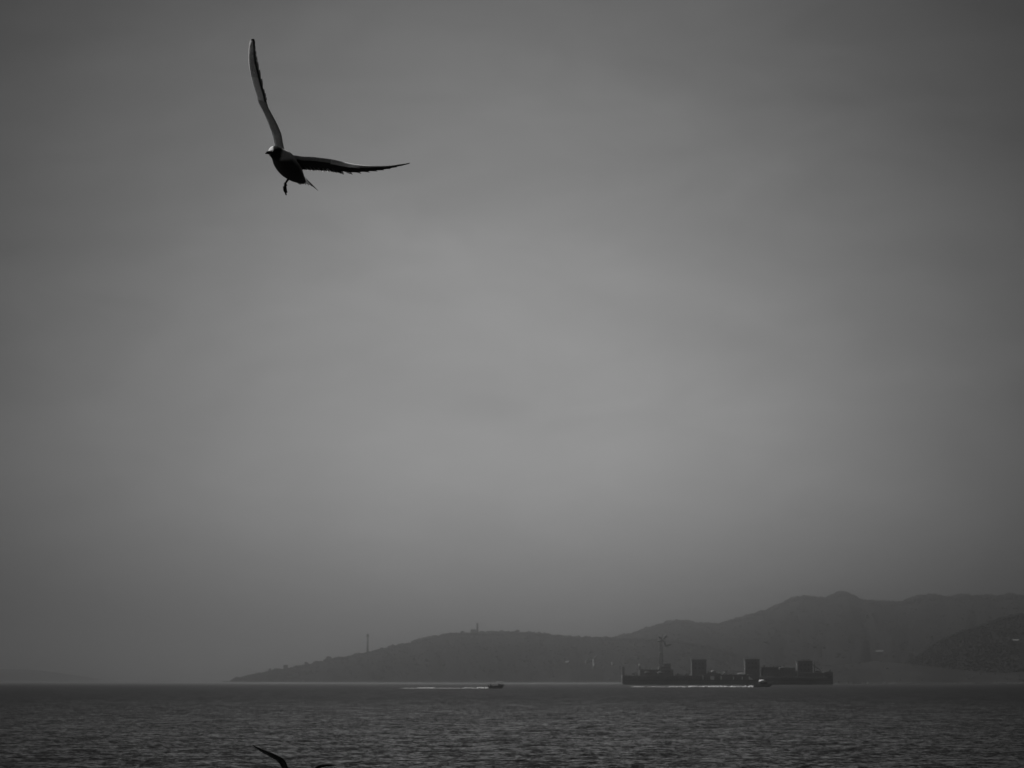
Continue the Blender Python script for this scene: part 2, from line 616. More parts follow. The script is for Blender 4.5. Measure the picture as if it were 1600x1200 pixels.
TREES = [(421.5, 6.0, 5.5, 'leftmost bushy tree on the headland skyline, near its low tip'),
         (430, 5.0, 5.0, 'small tree just right of the leftmost skyline tree'),
         (479, 8.5, 7.0, 'dark tree standing at a step in the headland skyline'),
         (513.5, 7.5, 9.0, 'broad round tree on the slope left of the slim beacon'),
         (595.5, 4.5, 6.0, 'low tree on the skyline just right of the slim beacon'),
         (722.5, 5.5, 6.5, 'tree on the hilltop just left of the small building'),
         (751.5, 4.5, 6.0, 'tree on the hilltop just right of the small tower'),
         (783, 5.5, 6.0, 'left tree of the pair on the rounded hilltop'),
         (808, 5.5, 8.0, 'right tree of the pair on the rounded hilltop')]
for i, (px, h, w, lab) in enumerate(TREES):
    x, y, z = HEAD.point(px, 1.0)
    make_tree((float(x), float(y), float(z)), h, w, 100 + i, lab)


# ------------------------------------------------------------------ beacon tower and hilltop building
def make_beacon():
    x, y, z = (float(v) for v in HEAD.point(574.2, 0.99))
    root = empty('beacon_tower', (x, y, z), 'slim tall beacon tower with a round head on the headland slope', 'tower')
    top = height_at(989.0, y) - z
    tube_part('plinth', [(0, 0, -2), (0, 0, 1.6), (0, 0, 2.0)], [2.6, 2.5, 2.1], M_tower, root, 12, False)
    tube_part('shaft', [(0, 0, 2.0), (0, 0, top * 0.45), (0, 0, top - 7.5)], [1.9, 1.6, 1.35], M_tower, root, 14)
    tube_part('gallery', [(0, 0, top - 7.5), (0, 0, top - 6.2), (0, 0, top - 5.9), (0, 0, top - 5.5)], [1.4, 2.7, 2.9, 2.9], M_ship, root, 14, False)
    tube_part('lantern_room', [(0, 0, top - 5.5), (0, 0, top - 2.6)], [2.2, 2.2], M_ship_boot, root, 12, False)
    tube_part('dome', [(0, 0, top - 2.6), (0, 0, top - 2.3), (0, 0, top - 1.5), (0, 0, top - 1.0)], [2.6, 2.3, 1.3, 0.2], M_ship, root, 12)
    tube_part('finial', [(0, 0, top - 1.1), (0, 0, top + 1.0)], [0.25, 0.12], M_ship, root, 6)


make_beacon()


def make_hilltop():
    x, y, z = (float(v) for v in HEAD.point(741.0, 0.995))
    s = y / F
    root = empty('hilltop_building', (x, y, z), 'small dark building with a square chimney-like tower on the headland top', 'building')
    zt = lambda py: height_at(py, y) - z
    box_part('wall', ((735.3 - 741) * s, (743.8 - 741) * s, -4, 4, -3, zt(984.3)), M_tower, root)
    bm = bmesh.new()
    bm_box(bm, (735.0 - 741) * s, (744.0 - 741) * s, -4.4, 4.4, zt(984.3) + .003, zt(982.4), taper=1.6)
    from_bm('roof', bm, M_house_roof, root)
    tw = box_part('tower', ((744.2 - 741) * s, (747.4 - 741) * s, -1.8, 1.8, -3, zt(974.6)), M_tower, root, taper=0.15)
    box_part('cap', ((744.0 - 741) * s, (747.6 - 741) * s, -2.0, 2.0, zt(974.6) + .003, zt(973.8)), M_ship, tw)
    tube_part('aerial', [(1.2 * s + 3.9 * s, 0, zt(973.8)), (5.1 * s, 0, zt(971.3))], [0.25, 0.1], M_ship, tw, 6)
    for k in range(3):
        xx = (736.4 + k * 2.6 - 741) * s
        box_part('window', (xx, xx + 1.1 * s, -4.06, -4.002, zt(986.6), zt(985.3)), M_glass, root)


make_hilltop()


def make_hut():
    x, y, z = (float(v) for v in HEAD.point(446.2, 1.0))
    root = empty('hut', (x, y, z), 'small flat roofed hut standing on the lower headland skyline', 'hut')
    w = 3.3 * y / F
    zt = height_at(1039.2, y) - z
    box_part('wall', (-w, w, -3, 3, -3, zt), M_tower, root, bevel=0.08)
    box_part('roof', (-w - .15, w + .15, -3.2, 3.2, zt + .003, zt + .3), M_ship, root)
    box_part('door', (0.4, 1.5, -3.06, -3.003, 0.2, 2.3), M_glass, root)


make_hut()


def make_house(hill, px, t, w, d, h, rot, label, wall=M_house_wall):
    x, y, z = (float(v) for v in hill.point(px, t))
    root = empty('house', (x, y, z), label, 'house', 'pale houses on the hillside near the shore', rot)
    bm = bmesh.new()                      # gabled body
    prof = [(-w / 2, -3), (w / 2, -3), (w / 2, h), (0, h + w * 0.42), (-w / 2, h)]
    a = [bm.verts.new((p[0], -d / 2, p[1])) for p in prof]
    b = [bm.verts.new((p[0], d / 2, p[1])) for p in prof]
    bm.faces.new(a)
    bm.faces.new(b[::-1])
    for k in range(5):
        bm.faces.new((a[k], a[(k + 1) % 5], b[(k + 1) % 5], b[k]))
    from_bm('wall', bm, wall, root)
    bm = bmesh.new()
    for s in (-1, 1):
        e = 0.35
        p0 = Vector((s * (w / 2 + e), 0, h - e * 0.84))
        p1 = Vector((0, 0, h + w * 0.42))
        off = Vector((s * 0.05, 0, 0.06))
        th = Vector((s * 0.1, 0, 0.14))
        vs_ = []
        for yy in (-d / 2 - 0.3, d / 2 + 0.3):
            for p in (p0 + off, p1 + Vector((0, 0, 0.07)), p1 + Vector((0, 0, 0.24)), p0 + off + th):
                vs_.append(bm.verts.new((p.x, yy, p.z)))
        for f in ((0, 1, 2, 3), (7, 6, 5, 4), (0, 4, 5, 1), (1, 5, 6, 2), (2, 6, 7, 3), (3, 7, 4, 0)):
            bm.faces.new([vs_[i] for i in f])
    from_bm('roof', bm, M_house_roof, root)
    for s in (-0.24, 0.24):
        box_part('window', (s * w - 0.5, s * w + 0.5, -d / 2 - 0.05, -d / 2 - 0.003, h * 0.35, h * 0.35 + 1.2), M_glass, root)
    box_part('door', (-0.5, 0.5, -d / 2 - 0.05, -d / 2 - 0.003, 0.0, 2.0), M_glass, root)
    return root


make_house(HEAD, 917.5, 0.36, 5.5, 7, 4.5, 0.1, 'pale gabled house left of the curved track on the slope')
make_house(HEAD, 957.8, 0.36, 3.6, 5, 3.6, 0.3, 'small pale house on the slope between curved track and ship')
make_house(HEAD, 886.5, 0.35, 5.0, 6, 3.0, 1.2, 'low pale house farthest left above the beach')
make_house(HEAD, 474.0, 0.03, 4.5, 4, 2.2, 0.0, 'tiny pale shed at the water under the headland tip')
make_house(FORE, 1114.0, 0.7, 4.5, 6, 2.6, 0.2, 'pale house behind the ship, seen between its first two towers')
make_house(SPUR, 1588.0, 0.56, 3.0, 6.5, 2.2, 1.45, 'long pale house high on the dark spur near the right edge')
make_house(MOUNT, 1378.0, 0.42, 5, 22, 2.4, 1.45, 'long low pale house on the mountain slope right of the ship')


def make_track():
    g = 24
    left, right = [], []
    for k in range(g):
        u = k / (g - 1)
        px = 926.5 + 7.5 * max(0, (u - 0.45)) ** 1.5 * 2.2 + 2.5 * max(0, 0.35 - u)
        t = 0.30 + 0.24 * u
        for side, lst in ((-1.1, left), (1.1, right)):
            x, y, z = HEAD.point(px + side * (1 - 0.5 * u), t)
            lst.append((float(x), float(y), float(z)))
    bm = bmesh.new()
    lv = [[bm.verts.new((p[0], p[1], p[2] + dz)) for p in left] for dz in (-2.0, 2.2)]
    rv = [[bm.verts.new((p[0], p[1], p[2] + dz)) for p in right] for dz in (-2.0, 2.2)]
    for k in range(g - 1):
        bm.faces.new((lv[1][k], rv[1][k], rv[1][k + 1], lv[1][k + 1]))
        bm.faces.new((lv[0][k], lv[1][k], lv[1][k + 1], lv[0][k + 1]))
        bm.faces.new((rv[1][k], rv[0][k], rv[0][k + 1], rv[1][k + 1]))
    bm.faces.new((lv[0][0], rv[0][0], rv[1][0], lv[1][0]))
    bm.faces.new((lv[0][-1], lv[1][-1], rv[1][-1], rv[0][-1]))
    o = from_bm('path', bm, M_path)
    tag(o, 'pale curved track climbing the slope left of the ship', 'path', kind='structure')


make_track()

# ------------------------------------------------------------------ the ship
def make_ship():
    Y = 2268.0
    S = Y / F * math.cos(PITCH) * .994
    X0 = (1137 - 800) / F * Y * math.cos(PITCH) * .995
    root = empty('ship', (X0, Y, 0.0), 'long dark barge-like ship with three square towers and a lattice mast', 'ship')

    def X(px):
        return (px - 1137) * S

    def Z(py):
        return (1070.0 - py) * S
    B = 11.0                                     # half beam
    # lower hull, raked at the left end, square at the right
    bm = bmesh.new()
    prof = [(X(975.5), -1.5), (X(972.5), Z(1066)), (X(972.2), Z(1062.3)), (X(1302), Z(1062.3)), (X(1302), -1.5)]
    a = [bm.verts.new((p[0], -B, p[1])) for p in prof]
    b = [bm.verts.new((p[0], B, p[1])) for p in prof]
    bm.faces.new(a)
    bm.faces.new(b[::-1])
    for k in range(5):
        bm.faces.new((a[k], a[(k + 1) % 5], b[(k + 1) % 5], b[k]))
    hull = from_bm('hull', bm, M_ship, root)
    box_part('fender_strip', (X(974), X(1301.8), -B - .12, -B - .003, Z(1063.6), Z(1063.0)), M_ship_boot, hull)
    # raised forward body at the left
    fw = box_part('fore_body', (X(972.2), X(1097.8), -B + .02, B - .02, Z(1062.3) + .003, Z(1055.6)), M_ship, root, bevel=0.12)
    for k in range(7):
        xx = X(982 + 15 * k)
        box_part('porthole', (xx, xx + .8, -B - .03, -B + .017, Z(1059.6), Z(1058.2)), M_glass, fw, bevel=0.1)
    # open bays amidships: deck carried on pillars
    dk = box_part('upper_deck', (X(1097.9), X(1180), -B + .02, B - .02, Z(1056.4), Z(1053.8)), M_ship, root, bevel=0.1)
    for p0, p1 in ((1102.3, 1110), (1119, 1126), (1131, 1145.3), (1150, 1159), (1164, 1170)):
        for s in (-1, 1):
            box_part('pillar', (X(p0), X(p1), s * B * .8 - 1.4, s * B * .8 + 1.4, Z(1062.3) + .003, Z(1056.4) - .003), M_ship, root)
    bm = bmesh.new()
    for yy in (-B * .8,):
        v = [bm.verts.new((X(px), yy + d, Z(py))) for d in (-1.3, 1.3) for px, py in ((1171, 1056.6), (1180, 1056.6), (1180, 1062.1), (1177.5, 1062.1))]
        for f in ((0, 1, 2, 3), (7, 6, 5, 4), (0, 4, 5, 1), (1, 5, 6, 2), (2, 6, 7, 3), (3, 7, 4, 0)):
            bm.faces.new([v[i] for i in f])
    from_bm('brace', bm, M_ship, root)
    # after body at the right
    box_part('after_body', (X(1180.1), X(1302), -B + .02, B - .02, Z(1062.3) + .003, Z(1058)), M_ship, root, bevel=0.1)
    box_part('stern_block', (X(1246.5), X(1287.8), -B + .8, B - .8, Z(1058) + .003, Z(1051)), M_ship_up, root, bevel=0.12)
    box_part('stern_block', (X(1288), X(1302), -B + .3, B - .3, Z(1058) + .003, Z(1050)), M_ship_up, root, bevel=0.12)
    # three square towers
    for p0, p1, pt, pb in ((1081.6, 1104.4, 1031.6, 1055.6), (1165.2, 1187.8, 1030.8, 1053.8), (1247.2, 1270.6, 1033.6, 1051)):
        zb = Z(pb) + .003
        if p0 == 1165.2:
            tw = box_part('tower', (X(p0), X(1179.9), -7, 7, zb, Z(pt)), M_ship_up, root, bevel=0.15)
            box_part('tower_casing', (X(1179.95), X(p1), -7.05, 7.05, Z(1058) + .003, Z(pt)), M_ship_up, root, bevel=0.15)
        else:
            tw = box_part('tower', (X(p0), X(p1), -7, 7, zb, Z(pt)), M_ship_up, root, bevel=0.15)
        box_part('tower_rim', (X(p0) - .5, X(p1) + .5, -7.5, 7.5, Z(pt) + .003, Z(pt) + .45), M_ship, tw)
        rb = bmesh.new()
        nrail = 9
        for k in range(nrail):
            xx = X(p0) + (X(p1) - X(p0)) * k / (nrail - 1)
            bm_box(rb, xx - .06, xx + .06, -7.3, -7.18, Z(pt) + .46, Z(pt) + 1.5)
        bm_box(rb, X(p0), X(p1), -7.32, -7.16, Z(pt) + 1.503, Z(pt) + 1.6)
        from_bm('railing', rb, M_ship, tw)
        for r_ in range(2):
            for k in range(3):
                xx = X(p0) + (X(p1) - X(p0)) * (0.2 + 0.25 * k)
                box_part('window', (xx, xx + 1.2, -7.06, -7.003, Z(pt) - 3.4 - 3.5 * r_, Z(pt) - 2.2 - 3.5 * r_), M_glass, tw)
    # deck blocks between the second and third tower
    for p0, p1, pt in ((1192.6, 1217.6, 1042.6), (1219.8, 1243.8, 1043)):
        blk = box_part('deck_block', (X(p0), X(p1), -8, 8, Z(1058) + .003, Z(pt)), M_ship_up, root, bevel=0.15)
        for k in range(5):
            xx = X(p0) + (X(p1) - X(p0)) * (k + .5) / 5
            box_part('stiffener', (xx - .12, xx + .12, -8.2, -8.003, Z(1057.6), Z(pt) - .3), M_ship, blk)
    tube_part('derrick', [(X(1243), 0, Z(1045)), (X(1231), 0, Z(1042.2)), (X(1222), 0, Z(1043.2))], [.5, .45, .3], M_ship, root, 6)
    # low clutter on the mid deck
    box_part('deck_house', (X(1106), X(1127), -5, 5, Z(1053.8) + .003, Z(1051.8)), M_ship_up, root, bevel=0.1)
    box_part('winch', (X(1131.5), X(1138), -3, 3, Z(1053.8) + .003, Z(1048.4)), M_ship_up, root, taper=0.7, bevel=0.1)
    box_part('deck_house', (X(1153), X(1165), -5, 5, Z(1053.8) + .003, Z(1051.2)), M_ship_up, root, taper=1.6)
    tube_part('boom', [(X(1128), -2, Z(1053)), (X(1139), -2, Z(1047.3))], [.35, .2], M_ship, root, 6)
    # fore deck: bridge, house, posts
    box_part('bow_post', (X(972.4), X(976.6), -3, 3, Z(1055.6) + .003, Z(1042)), M_ship, root, taper=0.25)
    tube_part('jackstaff', [(X(1000.4), 0, Z(1046.5)), (X(1000.2), 0, Z(1037))], [.7, .45], M_ship, root, 8)
    br = box_part('fore_house', (X(999.5), X(1052.5), -8, 8, Z(1055.6) + .003, Z(1046.2)), M_ship_up, root, bevel=0.15)
    for k in range(8):
        xx = X(1003 + 6 * k)
        box_part('window', (xx, xx + 1.1, -8.05, -8.003, Z(1050.3), Z(1048.6)), M_glass, br)
    wh = box_part('wheelhouse', (X(1029.5), X(1049.6), -6, 6, Z(1046.2) + .003, Z(1041.4)), M_ship_up, root, taper=0.5, bevel=0.1)
    for k in range(4):
        xx = X(1032 + 4.2 * k)
        box_part('window', (xx, xx + 1.5, -5.82, -5.7, Z(1044.4), Z(1042.8)), M_glass, wh)
    box_part('signal_locker', (X(1038.5), X(1049), -4, 4, Z(1041.4) + .003, Z(1037)), M_ship_up, root, bevel=0.1)
    # lattice mast with a cluster of arrays
    mast = bmesh.new()
    zb, zt = Z(1041.4), Z(1003)
    xm = X(1034)
    cor = []
    for sx, sy in ((-1, -1), (1, -1), (1, 1), (-1, 1)):
        p0 = Vector((xm + sx * 1.5, sy * 1.5, zb))
        p1 = Vector((xm + sx * .75, sy * .75, zt))
        bm_tube(mast, [p0, p1], [.3, .22], 6)
        cor.append((p0, p1))
    n = 8
    for k in range(n):
        for c in range(4):
            a0 = cor[c][0].lerp(cor[c][1], k / n)
            b1 = cor[(c + 1) % 4][0].lerp(cor[(c + 1) % 4][1], (k + 1) / n)
            b0 = cor[(c + 1) % 4][0].lerp(cor[(c + 1) % 4][1], k / n)
            bm_tube(mast, [a0, b1], [.16, .16], 5)
            bm_tube(mast, [a0, b0], [.16, .16], 5)
    mast_o = from_bm('mast', mast, M_ship, root)
    tube_part('topmast', [(X(1034.2), 0, zt), (X(1037), 0, Z(990))], [.45, .2], M_ship, mast_o, 6)
    arrays = (((1028.2, 1002.3), (1035.0, 1000.8), 1.1), ((1030.5, 993.5), (1034.5, 998.0), 1.2), ((1042.8, 992.5), (1038.2, 998.5), 1.3),
              ((1039.5, 1001.5), (1041.5, 1010.3), 0.9), ((1041.8, 1009.5), (1050.5, 1006.8), 0.9), ((1034.2, 999.0), (1040.0, 1003.5), 0.8))
    for (ax, ay), (bx, by), w in arrays:
        bm = bmesh.new()
        p, q = Vector((X(ax), 0, Z(ay))), Vector((X(bx), 0, Z(by)))
        bm_tube(bm, [p, p.lerp(q, .5), q], [w * .55, w * .75, w * .4], 8)
        from_bm('radar_array', bm, M_ship, mast_o, True)
    tube_part('yard', [(X(1030.5), 0, Z(1021.5)), (X(1037.5), 0, Z(1021.5))], [.3, .3], M_ship, mast_o, 6)
    # small gear standing about the decks
    g = random.Random(4)
    for px_, py_, k in [(979 + 4.2 * i, 1055.6, 0) for i in range(5)] + [(1056 + 3.3 * i, 1055.6, 0) for i in range(7)] + \
            [(1107.5 + 3.6 * i, 1051.8, 1) for i in range(5)] + [(1141 + 2.8 * i, 1053.8, 0) for i in range(4)] + \
            [(1194.5 + 5.2 * i, 1042.6, 1) for i in range(5)] + [(1221.5 + 5 * i, 1043, 1) for i in range(2)] + [(1290 + 3 * i, 1050, 0) for i in range(4)] + \
            [(1003 + 6 * i, 1046.2, 1) for i in range(4)]:
        w_, h_ = g.uniform(.5, 1.5), g.uniform(.5, 1.7)
        y_ = g.uniform(-5, 3)
        box_part('deck_gear', (X(px_), X(px_) + w_, y_, y_ + 2, Z(py_) + .003, Z(py_) + h_), M_ship if k else M_ship_up, root, taper=g.choice((0, .15, .25)))
    for p0, p1, py_ in ((977, 999, 1055.6), (1053, 1081, 1055.6), (1288.5, 1301.5, 1050), (1193, 1217, 1042.6)):
        rb = bmesh.new()
        n_ = int((p1 - p0) / 2.2)
        for i in range(n_ + 1):
            xx = X(p0 + (p1 - p0) * i / n_)
            bm_box(rb, xx - .05, xx + .05, -7.9, -7.8, Z(py_) + .004, Z(py_) + 1.1)
        for zz in (.55, 1.1):
            bm_box(rb, X(p0), X(p1), -7.92, -7.78, Z(py_) + zz + .003, Z(py_) + zz + .07)
        from_bm('railing', rb, M_ship, root)
    for i in range(2):
        bt = bmesh.new()
        bm_tube(bt, [(X(1007 + 20 * i), -8.6, Z(1051.5)), (X(1009 + 20 * i), -8.9, Z(1051.2)), (X(1015 + 20 * i), -8.9, Z(1051.2)), (X(1017 + 20 * i), -8.6, Z(1051.5))], [.2, .8, .8, .2], 8)
        from_bm('lifeboat', bt, M_ship_up, root, True)
    # stern rigging
    tube_part('stern_mast', [(X(1275.6), 0, Z(1051)), (X(1275.0), 0, Z(1027.5))], [.4, .16], M_ship, root, 6)
    tube_part('stay', [(X(1272), 2, Z(1038)), (X(1288), 2, Z(1049.6))], [.45, .45], M_ship, root, 6)
    box_part('stern_house', (X(1276), X(1287), -5, 5, Z(1051) + .003, Z(1048.4)), M_ship_up, root, taper=.6)
    return root


make_ship()


# ------------------------------------------------------------------ motor boats
def hull_loft(L, B, H, bow_rise, material, name, parent, n=14):
    """planing hull along +x, stern at -L/2, bow at +L/2"""
    bm = bmesh.new()
    rings = []
    for i in range(n):
        u = i / (n - 1)
        x = -L / 2 + L * u
        w = B / 2 * (1 - max(0, (u - .45) / .55) ** 2.2)
        w = max(w, 0.03)
        sheer = H + bow_rise * u ** 2
        keel = -0.35 + (sheer + 0.1) * max(0, (u - .72) / .28) ** 2
        ch = keel + (sheer - keel) * .42
        rings.append([bm.verts.new(p) for p in ((x, -w, sheer), (x, -w * .84, ch), (x, 0, keel), (x, w * .84, ch), (x, w, sheer),
                                                (x, w * .8, sheer - .06), (x, -w * .8, sheer - .06))])
    k = len(rings[0])
    for i in range(n - 1):
        for j in range(k):
            bm.faces.new((rings[i][j], rings[i][(j + 1) % k], rings[i + 1][(j + 1) % k], rings[i + 1][j]))
    bm.faces.new(rings[0])
    bm.faces.new(rings[-1][::-1])
    return from_bm(name, bm, material, parent)


def make_dark_boat():
    Y = 1300.0
    s = Y / F
    root = empty('motorboat', ((776 - 800) * s, Y, 0.02), 'small dark motorboat with a pale canopy, alone on open water left of the ship', 'boat')
    root.rotation_euler = (0, math.radians(-2.5), 0)
    hull_loft(6.9, 2.3, 1.0, 0.75, M_boat_hull, 'hull', root)
    box_part('rubbing_strake', (-3.3, 1.0, -1.2, -1.155, .82, .92), M_motor, root)
    box_part('cabin', (0.35, 2.0, -.85, .85, 1.0, 2.0), M_boat_pale, root, taper=.12, bevel=.06)
    box_part('windscreen', (2.0, 2.12, -.75, .75, 1.5, 2.1), M_glass, root)
    box_part('canopy', (0.1, 2.75, -1.0, 1.0, 2.62, 2.95), M_boat_pale, root, bevel=.12)
    for x in (0.3, 2.5):
        for y in (-.85, .85):
            tube_part('canopy_post', [(x, y, 1.1), (x, y, 2.63)], [.05, .05], M_motor, root, 6)
    om = bmesh.new()
    bm_box(om, -3.85, -3.3, -.4, .4, .5, 1.75, taper=.08, bevel=.08)
    bm_box(om, -3.7, -3.45, -.14, .14, -.5, .5)
    from_bm('outboard_motor', om, M_motor, root)
    box_part('console', (-2.9, -2.2, -.6, .6, .94, 2.1), M_motor, root, taper=.12, bevel=.06)
    tube_part('rail', [(-2.2, -.9, 1.05), (-1.6, -.9, 1.75), (-.6, -.9, 2.0), (.3, -.9, 1.5)], [.06, .06, .06, .06], M_motor, root, 6)
    box_part('bench', (-1.9, -.6, -.8, .8, .94, 1.45), M_boat_hull2, root, bevel=.05)
    return root


def make_white_boat():
    Y = 1540.0
    s = Y / F
    root = empty('motorboat', ((1193 - 800) * s * math.cos(PITCH), Y, 0.1), 'grey motorboat with a white cabin top speeding past in front of the ship', 'boat')
    root.rotation_euler = (0, math.radians(-3.5), 0)
    root.scale = (.88, .88, .88)
    hull_loft(12.4, 3.4, 1.25, 1.0, M_boat_hull2, 'hull', root)
    box_part('deck', (-5.6, 2.2, -1.25, 1.25, 1.26, 1.5), M_boat_hull, root, bevel=.05)
    box_part('cabin', (-2.2, 2.6, -1.2, 1.2, 1.5, 2.75), M_boat_hull, root, taper=.3, bevel=.08)
    for k in range(3):
        box_part('window', (-1.7 + 1.3 * k, -.7 + 1.3 * k, -1.1, -1.0, 1.95, 2.45), M_glass, root)
    fly = bmesh.new()
    bm_tube(fly, [(-2.6, 0, 3.35), (-2.2, 0, 3.4), (-.8, 0, 3.5), (.4, 0, 3.45), (.9, 0, 3.35)], [.3, .85, 1.0, .85, .25], 14)
    from_bm('cabin_top', fly, M_boat_white, root, True)
    box_part('visor', (.9, 1.8, -1.0, 1.0, 3.2, 3.5), M_boat_pale, root, bevel=.05)
    for x in (-2.0, .6):
        for y in (-.7, .7):
            tube_part('post', [(x, y, 2.6), (x, y, 3.3)], [.06, .06], M_motor, root, 6)
    tube_part('bow_rail', [(3.0, -1.1, 2.0), (3.2, -1.1, 2.6), (5.4, -.4, 2.95), (6.0, 0, 2.9)], [.05] * 4, M_boat_pale, root, 6)
    tube_part('aerial', [(-1.0, 0, 4.2), (-1.2, 0, 5.6)], [.05, .03], M_motor, root, 6)
    return root


make_dark_boat()
make_white_boat()


# ------------------------------------------------------------------ wakes: churned foam
def wake(px0, px1, Y, parts, label, seed):
    g = np.random.default_rng(seed)
    C, Rr = [], []
    for a, b, hgt, dens in parts:
        n = int((b - a) * dens)
        px = g.uniform(a, b, n)
        x = (px - 800) / F * Y * math.cos(PITCH)
        edge = np.clip(np.minimum(px - a, b - px) / 6.0, 0.25, 1)
        r = hgt * edge * g.uniform(.5, 1.15, n)
        y = Y + g.normal(0, 2.2, n) + 2.0 * (px1 - px) / (px1 - px0) * g.choice([-1, 1], n)
        z = g.uniform(-.25, .25, n) * hgt
        C.append(np.stack([x, y, z], -1))
        Rr.append(r)
    C = np.concatenate(C)
    Rr = np.concatenate(Rr)
    o = clumps('wake', C, Rr, M_foam, squash=.75, jitter=.35, seed=seed)
    return tag(o, label, 'wake', kind='stuff')


wake(625, 765, 1300, ((625, 652, .30, 5), (648, 684, .48, 6), (680, 722, .26, 5), (720, 744, .48, 6), (742, 766, .62, 7)),
     'thin white wake trailing left from the small dark motorboat', 5)
wake(970, 1197, 1545, ((985, 1010, .45, 5), (1008, 1044, .36, 5), (1040, 1076, .5, 5), (1072, 1140, .66, 6), (1136, 1165, .58, 6), (1158, 1170, .85, 7), (1166, 1199, .72, 8), (1176, 1192, 1.1, 3)),
     'long white wake along the ship side behind the speeding motorboat', 6)


# ------------------------------------------------------------------ gulls
def plumage_material():
    m = bpy.data.materials.new('gull_plumage')
    m.use_nodes = True
    t = m.node_tree
    b = t.nodes['Principled BSDF']
    b.inputs['Roughness'].default_value = 0.75
    b.inputs['Specular IOR Level'].default_value = 0.2
    b.inputs['Subsurface Weight'].default_value = 0.7      # thin feathers let some light through
    b.inputs['Subsurface Radius'].default_value = (1.0, 1.0, 1.0)
    b.inputs['Subsurface Scale'].default_value = 0.010
    at = t.nodes.new('ShaderNodeAttribute')
    at.attribute_name = 'plumage'
    n = t.nodes.new('ShaderNodeTexNoise')
    n.inputs['Scale'].default_value = 90.0
    n.inputs['Detail'].default_value = 3.0
    tc = t.nodes.new('ShaderNodeTexCoord')
    t.links.new(tc.outputs['Object'], n.inputs['Vector'])
    r = t.nodes.new('ShaderNodeMapRange')
    r.inputs['To Min'].default_value = 0.75
    r.inputs['To Max'].default_value = 1.25
    t.links.new(n.outputs[0], r.inputs[0])
    mx = t.nodes.new('ShaderNodeMix')
    mx.data_type = 'RGBA'
    mx.blend_type = 'MULTIPLY'
    mx.inputs['Factor'].default_value = 1.0
    t.links.new(at.outputs['Color'], mx.inputs['A'])
    t.links.new(r.outputs[0], mx.inputs['B'])
    t.links.new(mx.outputs['Result'], b.inputs['Base Color'])
    return m


M_plum = plumage_material()
M_beak = grey('dark_beak', 0.012, 0.35, spec=0.4)
M_leg = grey('dark_leg_skin', 0.015, 0.5, 0.2, 40)
M_eye = grey('dark_eye', 0.005, 0.1, spec=0.6)


def catmull(P, n):
    """resample control rows P (k, m) to n rows, Catmull-Rom"""
    P = np.asarray(P, float)
    k = len(P)
    u = np.linspace(0, k - 1, n)
    i = np.clip(np.floor(u).astype(int), 0, k - 2)
    f = (u - i)[:, None]
    p0 = P[np.clip(i - 1, 0, k - 1)]
    p1 = P[i]
    p2 = P[i + 1]
    p3 = P[np.clip(i + 2, 0, k - 1)]
    return 0.5 * ((2 * p1) + (-p0 + p2) * f + (2 * p0 - 5 * p1 + 4 * p2 - p3) * f ** 2 + (-p0 + 3 * p1 - 3 * p2 + p3) * f ** 3)


